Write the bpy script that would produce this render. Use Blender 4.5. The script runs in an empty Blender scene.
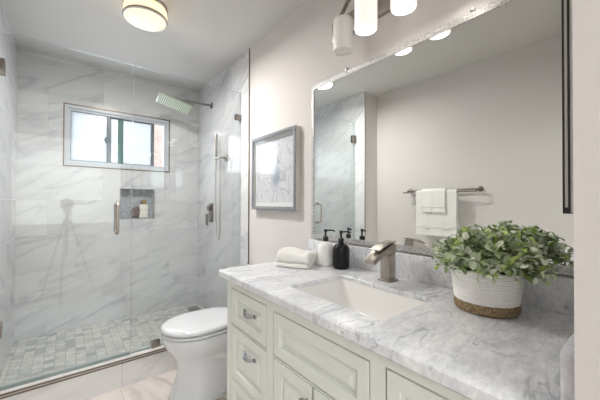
import bpy, bmesh, math, random
from mathutils import Vector, Matrix
random.seed(7)
C = bpy.context.scene.collection
PI = math.pi
# ------------------------------------------------------------------ camera
yaw, pit, rol = math.radians(38.548), math.radians(.565), math.radians(.163)
F = Vector((math.sin(yaw)*math.cos(pit), math.cos(yaw)*math.cos(pit), math.sin(pit)))
R0 = Vector((math.cos(yaw), -math.sin(yaw), 0)); U0 = R0.cross(F)
R1 = R0*math.cos(rol) + U0*math.sin(rol); U1 = U0*math.cos(rol) - R0*math.sin(rol)
cd = bpy.data.cameras.new('camera'); cam = bpy.data.objects.new('camera', cd); C.objects.link(cam)
cd.sensor_width = 36; cd.lens = 292.27/600*36; cd.clip_start = .01
EYE = 1.243
cam.matrix_world = Matrix(((R1.x, U1.x, -F.x, 0), (R1.y, U1.y, -F.y, 0), (R1.z, U1.z, -F.z, EYE), (0, 0, 0, 1)))
bpy.context.scene.camera = cam
# ------------------------------------------------------------------ world, daylight, added fill, exposure
vs = bpy.context.scene.view_settings
vs.view_transform = 'Standard'; vs.look = 'None'; vs.gamma = 1; vs.use_curve_mapping = False
vs.exposure = 1.36
wd = bpy.data.worlds.new('sky'); bpy.context.scene.world = wd; wd.use_nodes = True
nt = wd.node_tree; nt.nodes.clear()
wo = nt.nodes.new('ShaderNodeOutputWorld'); bg = nt.nodes.new('ShaderNodeBackground')
tc = nt.nodes.new('ShaderNodeTexCoord'); sp = nt.nodes.new('ShaderNodeSeparateXYZ'); rp = nt.nodes.new('ShaderNodeValToRGB')
rp.color_ramp.elements[0].position = 0.0; rp.color_ramp.elements[0].color = (.80, .80, .76, 1)
rp.color_ramp.elements[1].position = 1.0; rp.color_ramp.elements[1].color = (.62, .78, 1, 1)
e = rp.color_ramp.elements.new(.35); e.color = (.9, .95, 1, 1)
nt.links.new(tc.outputs['Generated'], sp.inputs[0]); nt.links.new(sp.outputs[2], rp.inputs[0])
nt.links.new(rp.outputs[0], bg.inputs[0]); bg.inputs[1].default_value = 1.35
nt.links.new(bg.outputs[0], wo.inputs[0])

def area(name, loc, direction, sx, sy, power, col):
    l = bpy.data.lights.new(name, 'AREA'); l.shape = 'RECTANGLE'; l.size = sx; l.size_y = sy; l.energy = power; l.color = col
    o = bpy.data.objects.new(name, l); C.objects.link(o); o.location = loc
    o.rotation_euler = Vector(direction).to_track_quat('-Z', 'Y').to_euler(); return o
area('bedroom_ceiling_fill', (.1, -2.1, 2.58), (0, 0, -1), 4.0, 1.8, 50, (.90, .95, 1))  # added fill panel under the bedroom ceiling, brightens the bath through the doorway
area('bath_window_daylight', (.42, 3.405, 1.86), (0, -1, -.1), .80, .45, 1.5, (.86, .93, 1))

# ------------------------------------------------------------------ materials
def mat(name, col=(.8, .8, .8), rough=.5, metal=0, spec=.5, build=None, **kw):
    m = bpy.data.materials.new(name); m.use_nodes = True
    b = m.node_tree.nodes['Principled BSDF']
    b.inputs['Base Color'].default_value = (*col, 1); b.inputs['Roughness'].default_value = rough
    b.inputs['Metallic'].default_value = metal; b.inputs['Specular IOR Level'].default_value = spec
    for k, v in kw.items(): b.inputs[k.replace('_', ' ')].default_value = v
    if build: build(m.node_tree, b)
    return m
class N:
    """small node helper"""
    def __init__(s, nt): s.t = nt
    def n(s, kind, **kw):
        x = s.t.nodes.new('ShaderNode'+kind)
        for k, v in kw.items(): setattr(x, k, v)
        return x
    def l(s, a, b): s.t.links.new(a, b)
    def m(s, op, a, b=None, c=None):
        x = s.n('Math', operation=op)
        for i, v in enumerate((a, b, c)):
            if v is None: continue
            if isinstance(v, (int, float)): x.inputs[i].default_value = v
            else: s.l(v, x.inputs[i])
        return x.outputs[0]
    def ramp(s, f, stops):
        x = s.n('ValToRGB'); r = x.color_ramp
        while len(r.elements) < len(stops): r.elements.new(.5)
        for e_, (p, c) in zip(r.elements, stops):
            e_.position = p; e_.color = (*c, 1) if len(c) == 3 else c
        s.l(f, x.inputs[0]); return x.outputs[0]
    def noise(s, vec, scale, detail=4, rough=.5, dist=0):
        x = s.n('TexNoise'); x.inputs['Scale'].default_value = scale; x.inputs['Detail'].default_value = detail
        x.inputs['Roughness'].default_value = rough; x.inputs['Distortion'].default_value = dist
        if vec is not None: s.l(vec, x.inputs['Vector'])
        return x.outputs[0]
    def mix(s, f, a, b, mode='MIX'):
        x = s.n('Mix', data_type='RGBA', blend_type=mode)
        for sock, v in ((x.inputs[0], f), (x.inputs[6], a), (x.inputs[7], b)):
            if isinstance(v, (int, float)): sock.default_value = v
            elif isinstance(v, tuple): sock.default_value = (*v, 1)
            else: s.l(v, sock)
        return x.outputs[2]
    def bump(s, h, strength, dist, b):
        x = s.n('Bump'); x.inputs['Strength'].default_value = strength; x.inputs['Distance'].default_value = dist
        s.l(h, x.inputs['Height']); s.l(x.outputs[0], b.inputs['Normal'])
    def vec(s, x, y, z):
        c = s.n('CombineXYZ')
        for i, v in enumerate((x, y, z)):
            if isinstance(v, (int, float)): c.inputs[i].default_value = v
            else: s.l(v, c.inputs[i])
        return c.outputs[0]
def coords(g, obj=True):
    t = g.n('TexCoord'); return t.outputs['Object']
def veins(g, p, scale, width, dist, seed=0.0):
    """1 on thin wandering veins, 0 elsewhere"""
    a = g.noise(p, scale, 5, .55, dist)
    d = g.m('ABSOLUTE', g.m('SUBTRACT', a, .5))
    return g.m('SUBTRACT', 1.0, g.m('MINIMUM', g.m('DIVIDE', d, width), 1.0))
def tile_mat(name, ax, w, h, ou, ov, third, base, lo, hi_vein, grout, gw=.0022, rough=.12, stretch=(1, 1), vs_=1.0, slope=.45, cscale=1.0):
    def f(nt, b):
        g = N(nt); t = coords(g); s = g.n('SeparateXYZ'); g.l(t, s.inputs[0])
        u, v = s.outputs['XYZ'.index(ax[0])], s.outputs['XYZ'.index(ax[1])]
        rv = g.m('DIVIDE', g.m('SUBTRACT', v, ov), h); row = g.m('FLOOR', rv)
        off = g.m('FRACT', g.m('MULTIPLY', row, third))
        ru = g.m('ADD', g.m('DIVIDE', g.m('SUBTRACT', u, ou), w), off); colu = g.m('FLOOR', ru)
        fu, fv = g.m('FRACT', ru), g.m('FRACT', rv)
        eu = g.m('MULTIPLY', g.m('MINIMUM', fu, g.m('SUBTRACT', 1, fu)), w)
        ev = g.m('MULTIPLY', g.m('MINIMUM', fv, g.m('SUBTRACT', 1, fv)), h)
        line = g.m('LESS_THAN', g.m('MINIMUM', eu, ev), gw/2)
        wn = g.n('TexWhiteNoise', noise_dimensions='3D'); g.l(g.vec(colu, row, 3.3), wn.inputs['Vector'])
        sep = g.n('SeparateXYZ'); g.l(wn.outputs['Color'], sep.inputs[0])
        # coordinates of the stone inside each tile: sheared so the veins run diagonally
        uu = g.m('ADD', g.m('MULTIPLY', u, stretch[0]), g.m('MULTIPLY', sep.outputs[0], 9))
        vv = g.m('ADD', g.m('MULTIPLY', g.m('SUBTRACT', v, g.m('MULTIPLY', u, slope)), stretch[1]), g.m('MULTIPLY', sep.outputs[1], 9))
        p = g.vec(uu, vv, 0.0)
        cloud = g.noise(p, 2.2*vs_, 4, .5, .4)
        big = g.ramp(cloud, [(.35, (0, 0, 0)), (.75, (1, 1, 1))])
        c1 = g.mix(g.m('MULTIPLY', big, cscale), base, lo)
        v1 = g.m('MULTIPLY', g.m('POWER', veins(g, p, 1.3*vs_, .06, .4), 1.3), g.ramp(g.noise(p, 1.3*vs_, 2), [(.42, (0, 0, 0)), (.62, (1, 1, 1))]))
        v2 = g.m('MULTIPLY', veins(g, p, 3.7*vs_, .016, .9), g.ramp(g.noise(p, 2.1*vs_, 2), [(.48, (0, 0, 0)), (.7, (.6, .6, .6))]))
        c2 = g.mix(g.m('MINIMUM', g.m('MULTIPLY', g.m('ADD', v1, g.m('MULTIPLY', v2, .6)), .8), 1.0), c1, hi_vein)
        tone = g.m('ADD', .94, g.m('MULTIPLY', sep.outputs[2], .09))
        c3 = g.mix(1.0, c2, g.vec(tone, tone, tone), 'MULTIPLY')
        c4 = g.mix(line, c3, grout)
        g.l(c4, b.inputs['Base Color'])
        g.l(g.m('ADD', rough, g.m('MULTIPLY', line, .5)), b.inputs['Roughness'])
        g.bump(g.m('SUBTRACT', 1, line), .25, .001, b)
    return mat(name, build=f)
TB, TL, TV, TG = (.755, .75, .755), (.665, .665, .685), (.47, .475, .505), (.53, .53, .54)
M = {}
M['tile_back'] = tile_mat('marble_wall_tile_back', 'XZ', .61, .311, -.137, .018, .333, TB, TL, TV, TG, stretch=(.8, 3.2), slope=.42)
M['tile_side'] = tile_mat('marble_wall_tile_side', 'YZ', .61, .311, .3, .018, .333, TB, TL, TV, TG, stretch=(.8, 3.0), slope=-.5)
M['tile_curb'] = tile_mat('marble_curb_tile', 'XZ', .61, .9, .298, -.3, .333, (.84, .82, .80), (.78, .76, .75), (.60, .58, .57), (.42, .38, .35), stretch=(1, 3), slope=.3)
M['floor_tile'] = tile_mat('marble_floor_tile', 'XY', .61, 1.2, .29, 1.09, .0, (.76, .70, .66), (.68, .62, .58), (.42, .34, .29), (.45, .40, .36), gw=.003, stretch=(1.6, 1.1), vs_=1.6, slope=-.8, rough=.2)
def f_mosaic(nt, b):
    g = N(nt); t = coords(g); s = g.n('SeparateXYZ'); g.l(t, s.inputs[0])
    w, h = .062, .062
    cu = g.m('DIVIDE', s.outputs[0], w); col = g.m('FLOOR', cu)
    rv = g.m('ADD', g.m('DIVIDE', s.outputs[1], h), g.m('MULTIPLY', g.m('MODULO', g.m('ADD', col, 40), 2), .5)); row = g.m('FLOOR', rv)
    fu, fv = g.m('FRACT', cu), g.m('FRACT', rv)
    eu = g.m('MULTIPLY', g.m('MINIMUM', fu, g.m('SUBTRACT', 1, fu)), w); ev = g.m('MULTIPLY', g.m('MINIMUM', fv, g.m('SUBTRACT', 1, fv)), h)
    line = g.m('LESS_THAN', g.m('MINIMUM', eu, ev), .0022)
    wn = g.n('TexWhiteNoise', noise_dimensions='3D'); g.l(g.vec(col, row, 1.7), wn.inputs['Vector'])
    c = g.ramp(wn.outputs['Value'], [(0, (.42, .43, .43)), (.14, (.58, .58, .55)), (.4, (.72, .72, .66)), (1, (.83, .82, .76))])
    c = g.mix(g.ramp(g.noise(t, 22, 3, .6, .8), [(.4, (0, 0, 0)), (.75, (.6, .6, .6))]), c, (.36, .37, .36))
    g.l(g.mix(line, c, (.42, .43, .40)), b.inputs['Base Color']); b.inputs['Roughness'].default_value = .3
    g.bump(g.m('SUBTRACT', 1, line), .4, .001, b)
M['mosaic'] = mat('marble_mosaic', build=f_mosaic)
def f_niche(nt, b):
    g = N(nt); t = coords(g)
    v = g.n('TexVoronoi'); v.inputs['Scale'].default_value = 55; g.l(t, v.inputs['Vector'])
    g.l(g.ramp(v.outputs['Color'], [(0, (.30, .32, .36)), (1, (.55, .57, .60))]), b.inputs['Base Color'])
    b.inputs['Roughness'].default_value = .3
M['niche_mosaic'] = mat('penny_mosaic', build=f_niche)
def f_counter(nt, b):
    g = N(nt); t = coords(g); mp = g.n('Mapping'); g.l(t, mp.inputs[0]); mp.inputs['Rotation'].default_value = (0, 0, math.radians(-35)); mp.inputs['Scale'].default_value = (1, 2.3, 1.6)
    p = mp.outputs[0]
    c = g.ramp(g.noise(p, 3.4, 7, .66, .5), [(.28, (.60, .61, .64)), (.44, (.79, .795, .81)), (.64, (.94, .94, .93))])
    fine = g.ramp(g.noise(p, 24, 5, .78), [(.3, (.72, .73, .76)), (.6, (1, 1, 1))])
    c = g.mix(.9, c, fine, 'MULTIPLY')
    c = g.mix(g.m('MULTIPLY', g.m('MULTIPLY', veins(g, p, 2.6, .018, .6), g.ramp(g.noise(p, 3, 2), [(.45, (0, 0, 0)), (.6, (1, 1, 1))])), .75), c, (.34, .36, .40))
    m2 = g.n('Mapping'); g.l(t, m2.inputs[0]); m2.inputs['Rotation'].default_value = (0, 0, math.radians(-62)); m2.inputs['Scale'].default_value = (1, 3.2, 1)
    c = g.mix(g.m('MULTIPLY', g.m('MULTIPLY', veins(g, m2.outputs[0], 3.0, .02, .5), g.ramp(g.noise(t, 5, 2), [(.42, (0, 0, 0)), (.6, (1, 1, 1))])), .38), c, (.38, .40, .45))
    spots = g.ramp(g.noise(t, 44, 1, .4), [(.73, (0, 0, 0)), (.79, (.6, .6, .6))])
    c = g.mix(spots, c, (.34, .36, .42))
    g.l(c, b.inputs['Base Color']); b.inputs['Roughness'].default_value = .27
M['counter'] = mat('carrara_marble', build=f_counter)
def f_wall(nt, b):
    g = N(nt); t = coords(g); g.bump(g.noise(t, 90, 3, .6), .22, .004, b)
M['wall'] = mat('wall_paint', (.70, .665, .645), .75, spec=.25, build=f_wall)
M['ceiling'] = mat('ceiling_paint', (.66, .65, .63), .8, spec=.2, build=f_wall)
M['bedroom'] = mat('bedroom_paint', (.75, .73, .70), .8)
M['nickel'] = mat('brushed_nickel', (.46, .42, .38), .3, 1)
M['dark_nickel'] = mat('dark_nickel', (.27, .24, .22), .33, 1)
M['bronze_trim'] = mat('bronze_edge_trim', (.22, .17, .13), .4, .8)
M['chrome'] = mat('chrome', (.45, .46, .48), .18, 1)
M['mirror'] = mat('mirror_silver', (.87, .895, .875), .0, 1)
def f_crackle(nt, b):
    g = N(nt); t = coords(g)
    v = g.n('TexVoronoi'); v.inputs['Scale'].default_value = 210; g.l(t, v.inputs['Vector'])
    g.l(g.ramp(v.outputs['Color'], [(0, (.34, .33, .33)), (.6, (.54, .53, .52)), (1, (.80, .80, .79))]), b.inputs['Base Color'])
    g.bump(v.outputs['Distance'], .6, .002, b)
M['crackle'] = mat('crushed_silver', rough=.35, metal=.3, build=f_crackle)
M['cabinet'] = mat('sage_white_paint', (.78, .80, .745), .38, spec=.4)
M['porcelain'] = mat('porcelain', (.72, .73, .745), .08, Coat_Weight=.5)
M['sink'] = mat('biscuit_porcelain', (.90, .88, .85), .12)
M['black'] = mat('black_satin', (.004, .004, .005), .22, spec=.35)
M['matte_black'] = mat('black_matte', (.015, .015, .017), .45)
M['white_ceramic'] = mat('white_ceramic', (.90, .885, .87), .25)
M['vinyl'] = mat('window_vinyl', (.62, .65, .70), .3)
M['vinyl_dark'] = mat('window_gasket', (.16, .19, .22), .35)
M['grey_frame'] = mat('pewter_frame', (.36, .365, .39), .3, .5)
M['silver_side'] = mat('frame_side_silver', (.62, .60, .56), .45, .2)
def f_towel(nt, b):
    g = N(nt); t = coords(g)
    g.bump(g.noise(t, 420, 2, .6), .5, .003, b); b.inputs['Sheen Weight'].default_value = .4
M['towel'] = mat('white_terry', (.86, .84, .80), .95, spec=.1, build=f_towel)
M['towel_band'] = mat('towel_woven_band', (.80, .79, .76), .8, spec=.1)
def f_ribs(nt, b):
    g = N(nt); t = coords(g); s = g.n('SeparateXYZ'); g.l(t, s.inputs[0])
    g.l(g.ramp(g.noise(t, 60, 2), [(.2, (.90, .88, .85)), (.8, (.97, .95, .93))]), b.inputs['Base Color'])
M['rope'] = mat('cotton_rope', rough=.9, spec=.1, build=f_ribs)
def f_straw(nt, b):
    g = N(nt); t = coords(g)
    c = g.ramp(g.noise(t, 130, 3, .7, .5), [(.3, (.12, .08, .045)), (.5, (.34, .24, .14)), (.7, (.55, .42, .27))])
    g.l(c, b.inputs['Base Color']); g.bump(g.noise(t, 150, 2), .8, .004, b)
M['straw'] = mat('seagrass', rough=.8, spec=.2, build=f_straw)
def f_leaf(nt, b):
    g = N(nt); a = g.n('Attribute'); a.attribute_name = 'tone'
    c = g.ramp(a.outputs['Fac'], [(0, (.12, .20, .08)), (.3, (.34, .44, .22)), (.55, (.60, .67, .47)), (.8, (.82, .86, .74)), (.93, (.62, .76, .26)), (1, (.48, .64, .16))])
    g.l(c, b.inputs['Base Color'])
M['leaf'] = mat('sage_leaf', rough=.55, build=f_leaf)
M['stem'] = mat('stem', (.16, .20, .08), .6)
M['soil'] = mat('soil', (.05, .035, .025), .9)
M['camera_black'] = mat('tripod_black', (.03, .03, .035), .4)
M['rubber'] = mat('spray_face', (.30, .36, .28), .5)
M['clear_box'] = mat('label_white', (.80, .77, .70), .5)
M['gold'] = mat('gold_cap', (.45, .30, .12), .3, .9)
M['amber'] = mat('brown_shell', (.17, .13, .12), .35)
M['tray'] = mat('bedroom_floor', (.35, .27, .2), .5)

def glow(name, col, strength, rough=.4):
    return mat(name, (.9, .88, .84), rough, Emission_Color=(*col, 1), Emission_Strength=strength)
M['shade_lit'] = glow('lit_opal_glass', (1, .94, .86), .24)
M['bulb'] = glow('bulb_glow', (1, .94, .87), 5)
M['shade_unlit'] = mat('unlit_opal_glass', (.93, .91, .88), .35)
M['dome_lit'] = glow('lit_flush_glass', (1, .72, .39), .62); M['dome_lit'].node_tree.nodes['Principled BSDF'].inputs['Base Color'].default_value = (.5, .42, .32, 1)
def archglass(name, tint, refl=1.0):
    """clear sheet: tinted transmission plus fresnel mirror reflection"""
    m = bpy.data.materials.new(name); m.use_nodes = True; g = N(m.node_tree); m.node_tree.nodes.clear()
    o = g.n('OutputMaterial'); t = g.n('BsdfTransparent'); t.inputs[0].default_value = (*tint, 1)
    gl = g.n('BsdfGlossy'); gl.inputs['Roughness'].default_value = 0; gl.inputs[0].default_value = (.95, 1, .97, 1)
    fr = g.n('Fresnel'); fr.inputs[0].default_value = 1.5
    geo = g.n('NewGeometry')
    mx = g.n('MixShader'); g.l(g.m('MULTIPLY', g.m('MULTIPLY', fr.outputs[0], refl), g.m('SUBTRACT', 1, geo.outputs['Backfacing'])), mx.inputs[0])
    g.l(t.outputs[0], mx.inputs[1]); g.l(gl.outputs[0], mx.inputs[2]); g.l(mx.outputs[0], o.inputs[0]); return m
M['glass'] = archglass('shower_glass', (.972, .983, .980), 1.6)
M['picture_glass'] = archglass('picture_glass', (.99, .99, .99), 1.15)
M['glass_edge'] = mat('glass_edge', (.42, .52, .50), .15)
M['tooth_glass'] = archglass('clear_window_glass', (.95, .98, .96), 1)
def frosted():
    m = bpy.data.materials.new('frosted_window_glass'); m.use_nodes = True; g = N(m.node_tree); m.node_tree.nodes.clear()
    o = g.n('OutputMaterial'); t = g.n('BsdfTranslucent'); t.inputs[0].default_value = (.74, .77, .80, 1)
    gl = g.n('BsdfGlossy'); gl.inputs['Roughness'].default_value = .25
    mx = g.n('MixShader'); mx.inputs[0].default_value = .04
    g.l(t.outputs[0], mx.inputs[1]); g.l(gl.outputs[0], mx.inputs[2]); g.l(mx.outputs[0], o.inputs[0]); return m
M['frosted'] = frosted()
def f_art(nt, b):
    g = N(nt); t = coords(g)
    v = veins(g, t, 7, .03, 1.2); v2 = veins(g, t, 17, .04, 1.0)
    s = g.n('SeparateXYZ'); g.l(t, s.inputs[0])
    dy = g.m('MULTIPLY', g.m('SUBTRACT', s.outputs[1], 1.76), 7.5); dz = g.m('MULTIPLY', g.m('SUBTRACT', s.outputs[2], 1.42), 6)
    r = g.m('SQRT', g.m('ADD', g.m('MULTIPLY', dy, dy), g.m('MULTIPLY', dz, dz)))
    blot = g.ramp(g.m('ADD', r, g.m('MULTIPLY', g.noise(t, 14, 4, .6), .9)), [(.6, (1, 1, 1)), (1.25, (0, 0, 0))])
    c = g.mix(g.m('MULTIPLY', v, .5), (.66, .66, .69), (.16, .19, .25)); c = g.mix(g.m('MULTIPLY', v2, .15), c, (.25, .28, .34))
    c = g.mix(g.m('MULTIPLY', blot, .65), c, (.16, .23, .33))
    g.l(c, b.inputs['Base Color'])
M['art'] = mat('ink_art', rough=.6, build=f_art)
M['mat_board'] = mat('mat_board', (.78, .78, .78), .7)
def f_brick(nt, b):
    g = N(nt); t = coords(g); s = g.n('SeparateXYZ'); g.l(t, s.inputs[0])
    br = g.n('TexBrick'); br.inputs['Scale'].default_value = 7; g.l(g.vec(s.outputs[0], s.outputs[2], 0), br.inputs['Vector'])
    br.inputs['Color1'].default_value = (.47, .33, .29, 1); br.inputs['Color2'].default_value = (.56, .42, .38, 1); br.inputs['Mortar'].default_value = (.55, .50, .47, 1)
    g.l(br.outputs[0], b.inputs['Base Color'])
M['brick'] = mat('brick', rough=.9, build=f_brick)
M['stile_green'] = mat('green_screen_stile', (.05, .17, .15), .4)
M['foliage_dark'] = mat('evergreen', (.05, .14, .06), .8)

# ------------------------------------------------------------------ mesh helpers
class MB:
    def __init__(s): s.b = bmesh.new()
    def box(s, x0, x1, y0, y1, z0, z1, bev=0, seg=2, M_=None):
        vs_ = [s.b.verts.new(p) for p in ((x0, y0, z0), (x1, y0, z0), (x1, y1, z0), (x0, y1, z0), (x0, y0, z1), (x1, y0, z1), (x1, y1, z1), (x0, y1, z1))]
        fs = [s.b.faces.new([vs_[i] for i in q]) for q in ((0, 3, 2, 1), (4, 5, 6, 7), (0, 1, 5, 4), (1, 2, 6, 5), (2, 3, 7, 6), (3, 0, 4, 7))]
        if M_ is not None:
            for v in vs_: v.co = M_ @ v.co
        if bev:
            es = list({e for f in fs for e in f.edges})
            bmesh.ops.bevel(s.b, geom=es, offset=bev, segments=seg, affect='EDGES', profile=.5)
        return s
    def loft(s, rings, close=True, cap0=True, cap1=True):
        L = []
        for r in rings: L.append([s.b.verts.new(p) for p in r])
        n = len(L[0])
        for a, b in zip(L, L[1:]):
            for i in range(n if close else n-1):
                j = (i+1) % n
                s.b.faces.new((a[i], a[j], b[j], b[i]))
        if cap0: s.b.faces.new(L[0][::-1])
        if cap1: s.b.faces.new(L[-1])
        return s
    def lathe(s, prof, c=(0, 0, 0), axis='Z', n=32, cap0=True, cap1=True, sc=(1, 1)):
        rings = []
        for r, h in prof:
            ring = []
            for k in range(n):
                a = 2*PI*k/n; x, y = r*math.cos(a)*sc[0], r*math.sin(a)*sc[1]
                p = {'Z': (x, y, h), 'X': (h, x, y), 'Y': (y, h, x)}[axis]
                ring.append((c[0]+p[0], c[1]+p[1], c[2]+p[2]))
            rings.append(ring)
        return s.loft(rings, True, cap0, cap1)
    def tube(s, pts, r, n=12, closed=False, rr=None):
        pts = [Vector(p) for p in pts]; rings = []; up = None
        for i, p in enumerate(pts):
            a = pts[(i-1) % len(pts)] if (i or closed) else p; b = pts[(i+1) % len(pts)] if (i < len(pts)-1 or closed) else p
            t = (b-a).normalized()
            if up is None:
                up = Vector((0, 0, 1)) if abs(t.z) < .9 else Vector((1, 0, 0))
            u = (up - t*up.dot(t)).normalized(); up = u; w = t.cross(u)
            q = rr[i] if rr else r
            rings.append([p + (u*math.cos(2*PI*k/n) + w*math.sin(2*PI*k/n))*q for k in range(n)])
        if closed: rings.append(rings[0]); return s.loft(rings, True, False, False)
        return s.loft(rings)
    def sweep_rect(s, pts, w, t, side=Vector((0, 1, 0))):
        """flat bar: width w along side, thickness t"""
        pts = [Vector(p) for p in pts]; rings = []
        for i, p in enumerate(pts):
            a = pts[max(i-1, 0)]; b = pts[min(i+1, len(pts)-1)]; d = (b-a).normalized(); nrm = d.cross(side).normalized()
            ww = w[i] if isinstance(w, list) else w; tt = t[i] if isinstance(t, list) else t
            rings.append([p+side*ww/2+nrm*tt/2, p-side*ww/2+nrm*tt/2, p-side*ww/2-nrm*tt/2, p+side*ww/2-nrm*tt/2])
        return s.loft(rings)
    def obj(s, name, m, parent=None, smooth=35, sub=0, offset=None):
        bmesh.ops.remove_doubles(s.b, verts=s.b.verts, dist=1e-6)
        bmesh.ops.recalc_face_normals(s.b, faces=s.b.faces)
        me = bpy.data.meshes.new(name); 
        if offset:
            for v in s.b.verts: v.co -= Vector(offset)
        s.b.to_mesh(me); s.b.free()
        o = bpy.data.objects.new(name, me); C.objects.link(o)
        if isinstance(m, (list, tuple)):
            for q in m: me.materials.append(q)
        else: me.materials.append(m)
        if parent: o.parent = parent
        if smooth:
            for p in me.polygons: p.use_smooth = True
            me.set_sharp_from_angle(angle=math.radians(smooth))
        if sub:
            q = o.modifiers.new('sub', 'SUBSURF'); q.levels = sub; q.render_levels = sub
        return o
def tag(o, label=None, cat=None, group=None, kind=None):
    if label: o['label'] = label
    if cat: o['category'] = cat
    if group: o['group'] = group
    if kind: o['kind'] = kind
    return o
def thing(name, label, cat, loc=(0, 0, 0), group=None):
    o = bpy.data.objects.new(name, None); C.objects.link(o); o.location = loc; o.empty_display_size = .05
    return tag(o, label, cat, group)
class Rooted:
    """parts are written in world coordinates, stored relative to the thing's base"""
    def __init__(s, name, label, cat, loc, group=None): s.e = thing(name, label, cat, loc, group); s.loc = loc
    def part(s, mb, name, m, **kw): return mb.obj(name, m, s.e, offset=s.loc, **kw)
    def sub(s, mb, name, m, parent, **kw): return mb.obj(name, m, parent, offset=s.loc, **kw)
def struct(name, mb, m, label, cat='room', parent=None):
    return tag(mb.obj(name, m, parent, smooth=0), label, cat, kind='structure')
def holes(mb, ax, a0, a1, b0, b1, t0, t1, hs):
    """slab in plane ax (e.g. 'XZ'), thickness t0..t1 along the third axis, with rectangular holes"""
    A = sorted({a0, a1, *[h[0] for h in hs], *[h[1] for h in hs]}); B = sorted({b0, b1, *[h[2] for h in hs], *[h[3] for h in hs]})
    def inh(a, b): return any(h[0] < a < h[1] and h[2] < b < h[3] for h in hs)
    def P(a, b, t): return {'XZ': (a, t, b), 'YZ': (t, a, b), 'XY': (a, b, t)}[ax]
    V = {}
    def v(a, b, t):
        k = (a, b, t)
        if k not in V: V[k] = mb.b.verts.new(P(a, b, t))
        return V[k]
    nA, nB = len(A)-1, len(B)-1
    solid = [[not inh((A[i]+A[i+1])/2, (B[j]+B[j+1])/2) for j in range(nB)] for i in range(nA)]
    for i in range(nA):
        for j in range(nB):
            if not solid[i][j]: continue
            for t in (t0, t1): mb.b.faces.new([v(A[i], B[j], t), v(A[i+1], B[j], t), v(A[i+1], B[j+1], t), v(A[i], B[j+1], t)])
            for di, dj, q in ((-1, 0, ((i, j), (i, j+1))), (1, 0, ((i+1, j), (i+1, j+1))), (0, -1, ((i, j), (i+1, j))), (0, 1, ((i, j+1), (i+1, j+1)))):
                ii, jj = i+di, j+dj
                if 0 <= ii < nA and 0 <= jj < nB and solid[ii][jj]: continue
                (p, q1), (r, s1) = q
                mb.b.faces.new([v(A[p], B[q1], t0), v(A[r], B[s1], t0), v(A[r], B[s1], t1), v(A[p], B[q1], t1)])
    return mb

# ------------------------------------------------------------------ room shell
XR, XL, XN, YB, YG, YT = 1.195, -.337, -.565, 3.412, 2.341, 2.186
CZ = 2.54; ZK = .909
struct('floor', MB().box(-.8, 1.4, -.15, 2.30, -.1, 0), M['floor_tile'], 'pinkish marble tile floor with brown veins', 'floor')
struct('ceiling', MB().box(-.8, 1.4, -.15, 3.6, CZ, CZ+.1), M['ceiling'], 'grey white textured flat ceiling', 'ceiling')
struct('wall_right', MB().box(XR, XR+.12, -.15, YT, 0, CZ), M['wall'], 'beige painted wall behind the vanity mirror', 'wall')
struct('wall_shower_right', MB().box(XR-.002, XR+.12, YT, YB+.2, 0, CZ), M['tile_side'], 'marble tiled right wall of the shower with the valve', 'wall')
struct('wall_shower_left', MB().box(XL-.12, XL, YT+.03, YB+.2, 0, CZ), M['tile_side'], 'marble tiled left wall of the shower', 'wall')
struct('wall_left', MB().box(XN-.12, XN, -.15, YT+.03, 0, CZ).box(XN, XL-.001, YT, YT+.03, 0, CZ), M['wall'], 'beige painted left wall with the towel bar', 'wall')
WX0, WX1, WZ0, WZ1 = -.026, .872, 1.58, 2.143
NX0, NX1, NZ0, NZ1 = .417, .726, 1.08, 1.378
mb = MB(); holes(mb, 'XZ', XL, XR, 0, CZ, YB, YB+.14, [(WX0, WX1, WZ0, WZ1), (NX0, NX1, NZ0, NZ1)])
struct('wall_back', mb, M['tile_back'], 'marble tiled back wall of the shower with window and niche', 'wall')
# front wall around the doorway where the camera stands
mb = MB(); holes(mb, 'XZ', XN, XR, 0, CZ, -.05, .0845, [(-.50, .575, -.01, 2.05)])
struct('wall_front', mb, M['wall'], 'beige wall end beside the doorway at the right edge', 'wall')
mb = MB(); mb.box(XL, XR, YG-.051, YG+.06, 0, .178)
struct('shower_curb', mb, M['tile_curb'], 'low marble curb under the glass', 'curb')
struct('trim_1', MB().box(XL, XR-.003, YG-.057, YG-.047, .176, .183).box(XL, XR-.003, YG-.058, YG-.051, .160, .167), M['bronze_trim'], 'bronze edge trim along the curb', 'trim')
struct('curb_cap', MB().box(XL, XR-.003, YG-.048, YG+.062, .1781, .186), mat('curb_cap_marble', (.74, .71, .68), .2), 'pale stone cap on the curb', 'curb')
struct('shower_floor', MB().box(XL, XR, YG+.06, YB, -.05, .078), M['mosaic'], 'marble mosaic shower floor', 'floor')
struct('trim_2', MB().box(XR-.008, XR-.0025, YT-.008, YT+.001, 0, CZ), M['bronze_trim'], 'metal tile edge trim on the right wall', 'trim')
struct('trim_3', MB().box(XL-.003, XL+.003, YT-.004, YT+.003, 0, CZ), M['bronze_trim'], 'metal tile edge trim on the left wall', 'trim')
# bedroom behind the camera (seen only as reflections)
mb = MB(); mb.box(-2.2, -2.1, -3.2, -.05, 0, 2.7).box(2.4, 2.5, -3.2, -.05, 0, 2.7).box(-2.1, XN-.12, -.15, -.05, 0, 2.7).box(1.4, 2.4, -.15, -.05, 0, 2.7)
holes(mb, 'XZ', -2.2, 2.5, 0, 2.7, -3.2, -3.05, [(-1.5, 1.3, .8, 2.3)])
struct('wall_bedroom', mb, M['bedroom'], 'white walls of the room behind the doorway', 'wall')
struct('ceiling_bedroom', MB().box(-2.2, 2.5, -3.2, -.15, 2.6, 2.7), M['bedroom'], 'white ceiling of the room behind the doorway', 'ceiling')
struct('floor_bedroom', MB().box(-2.2, 2.5, -3.2, -.15, -.1, 0), M['tray'], 'wood floor of the room behind the doorway', 'floor')

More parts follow.
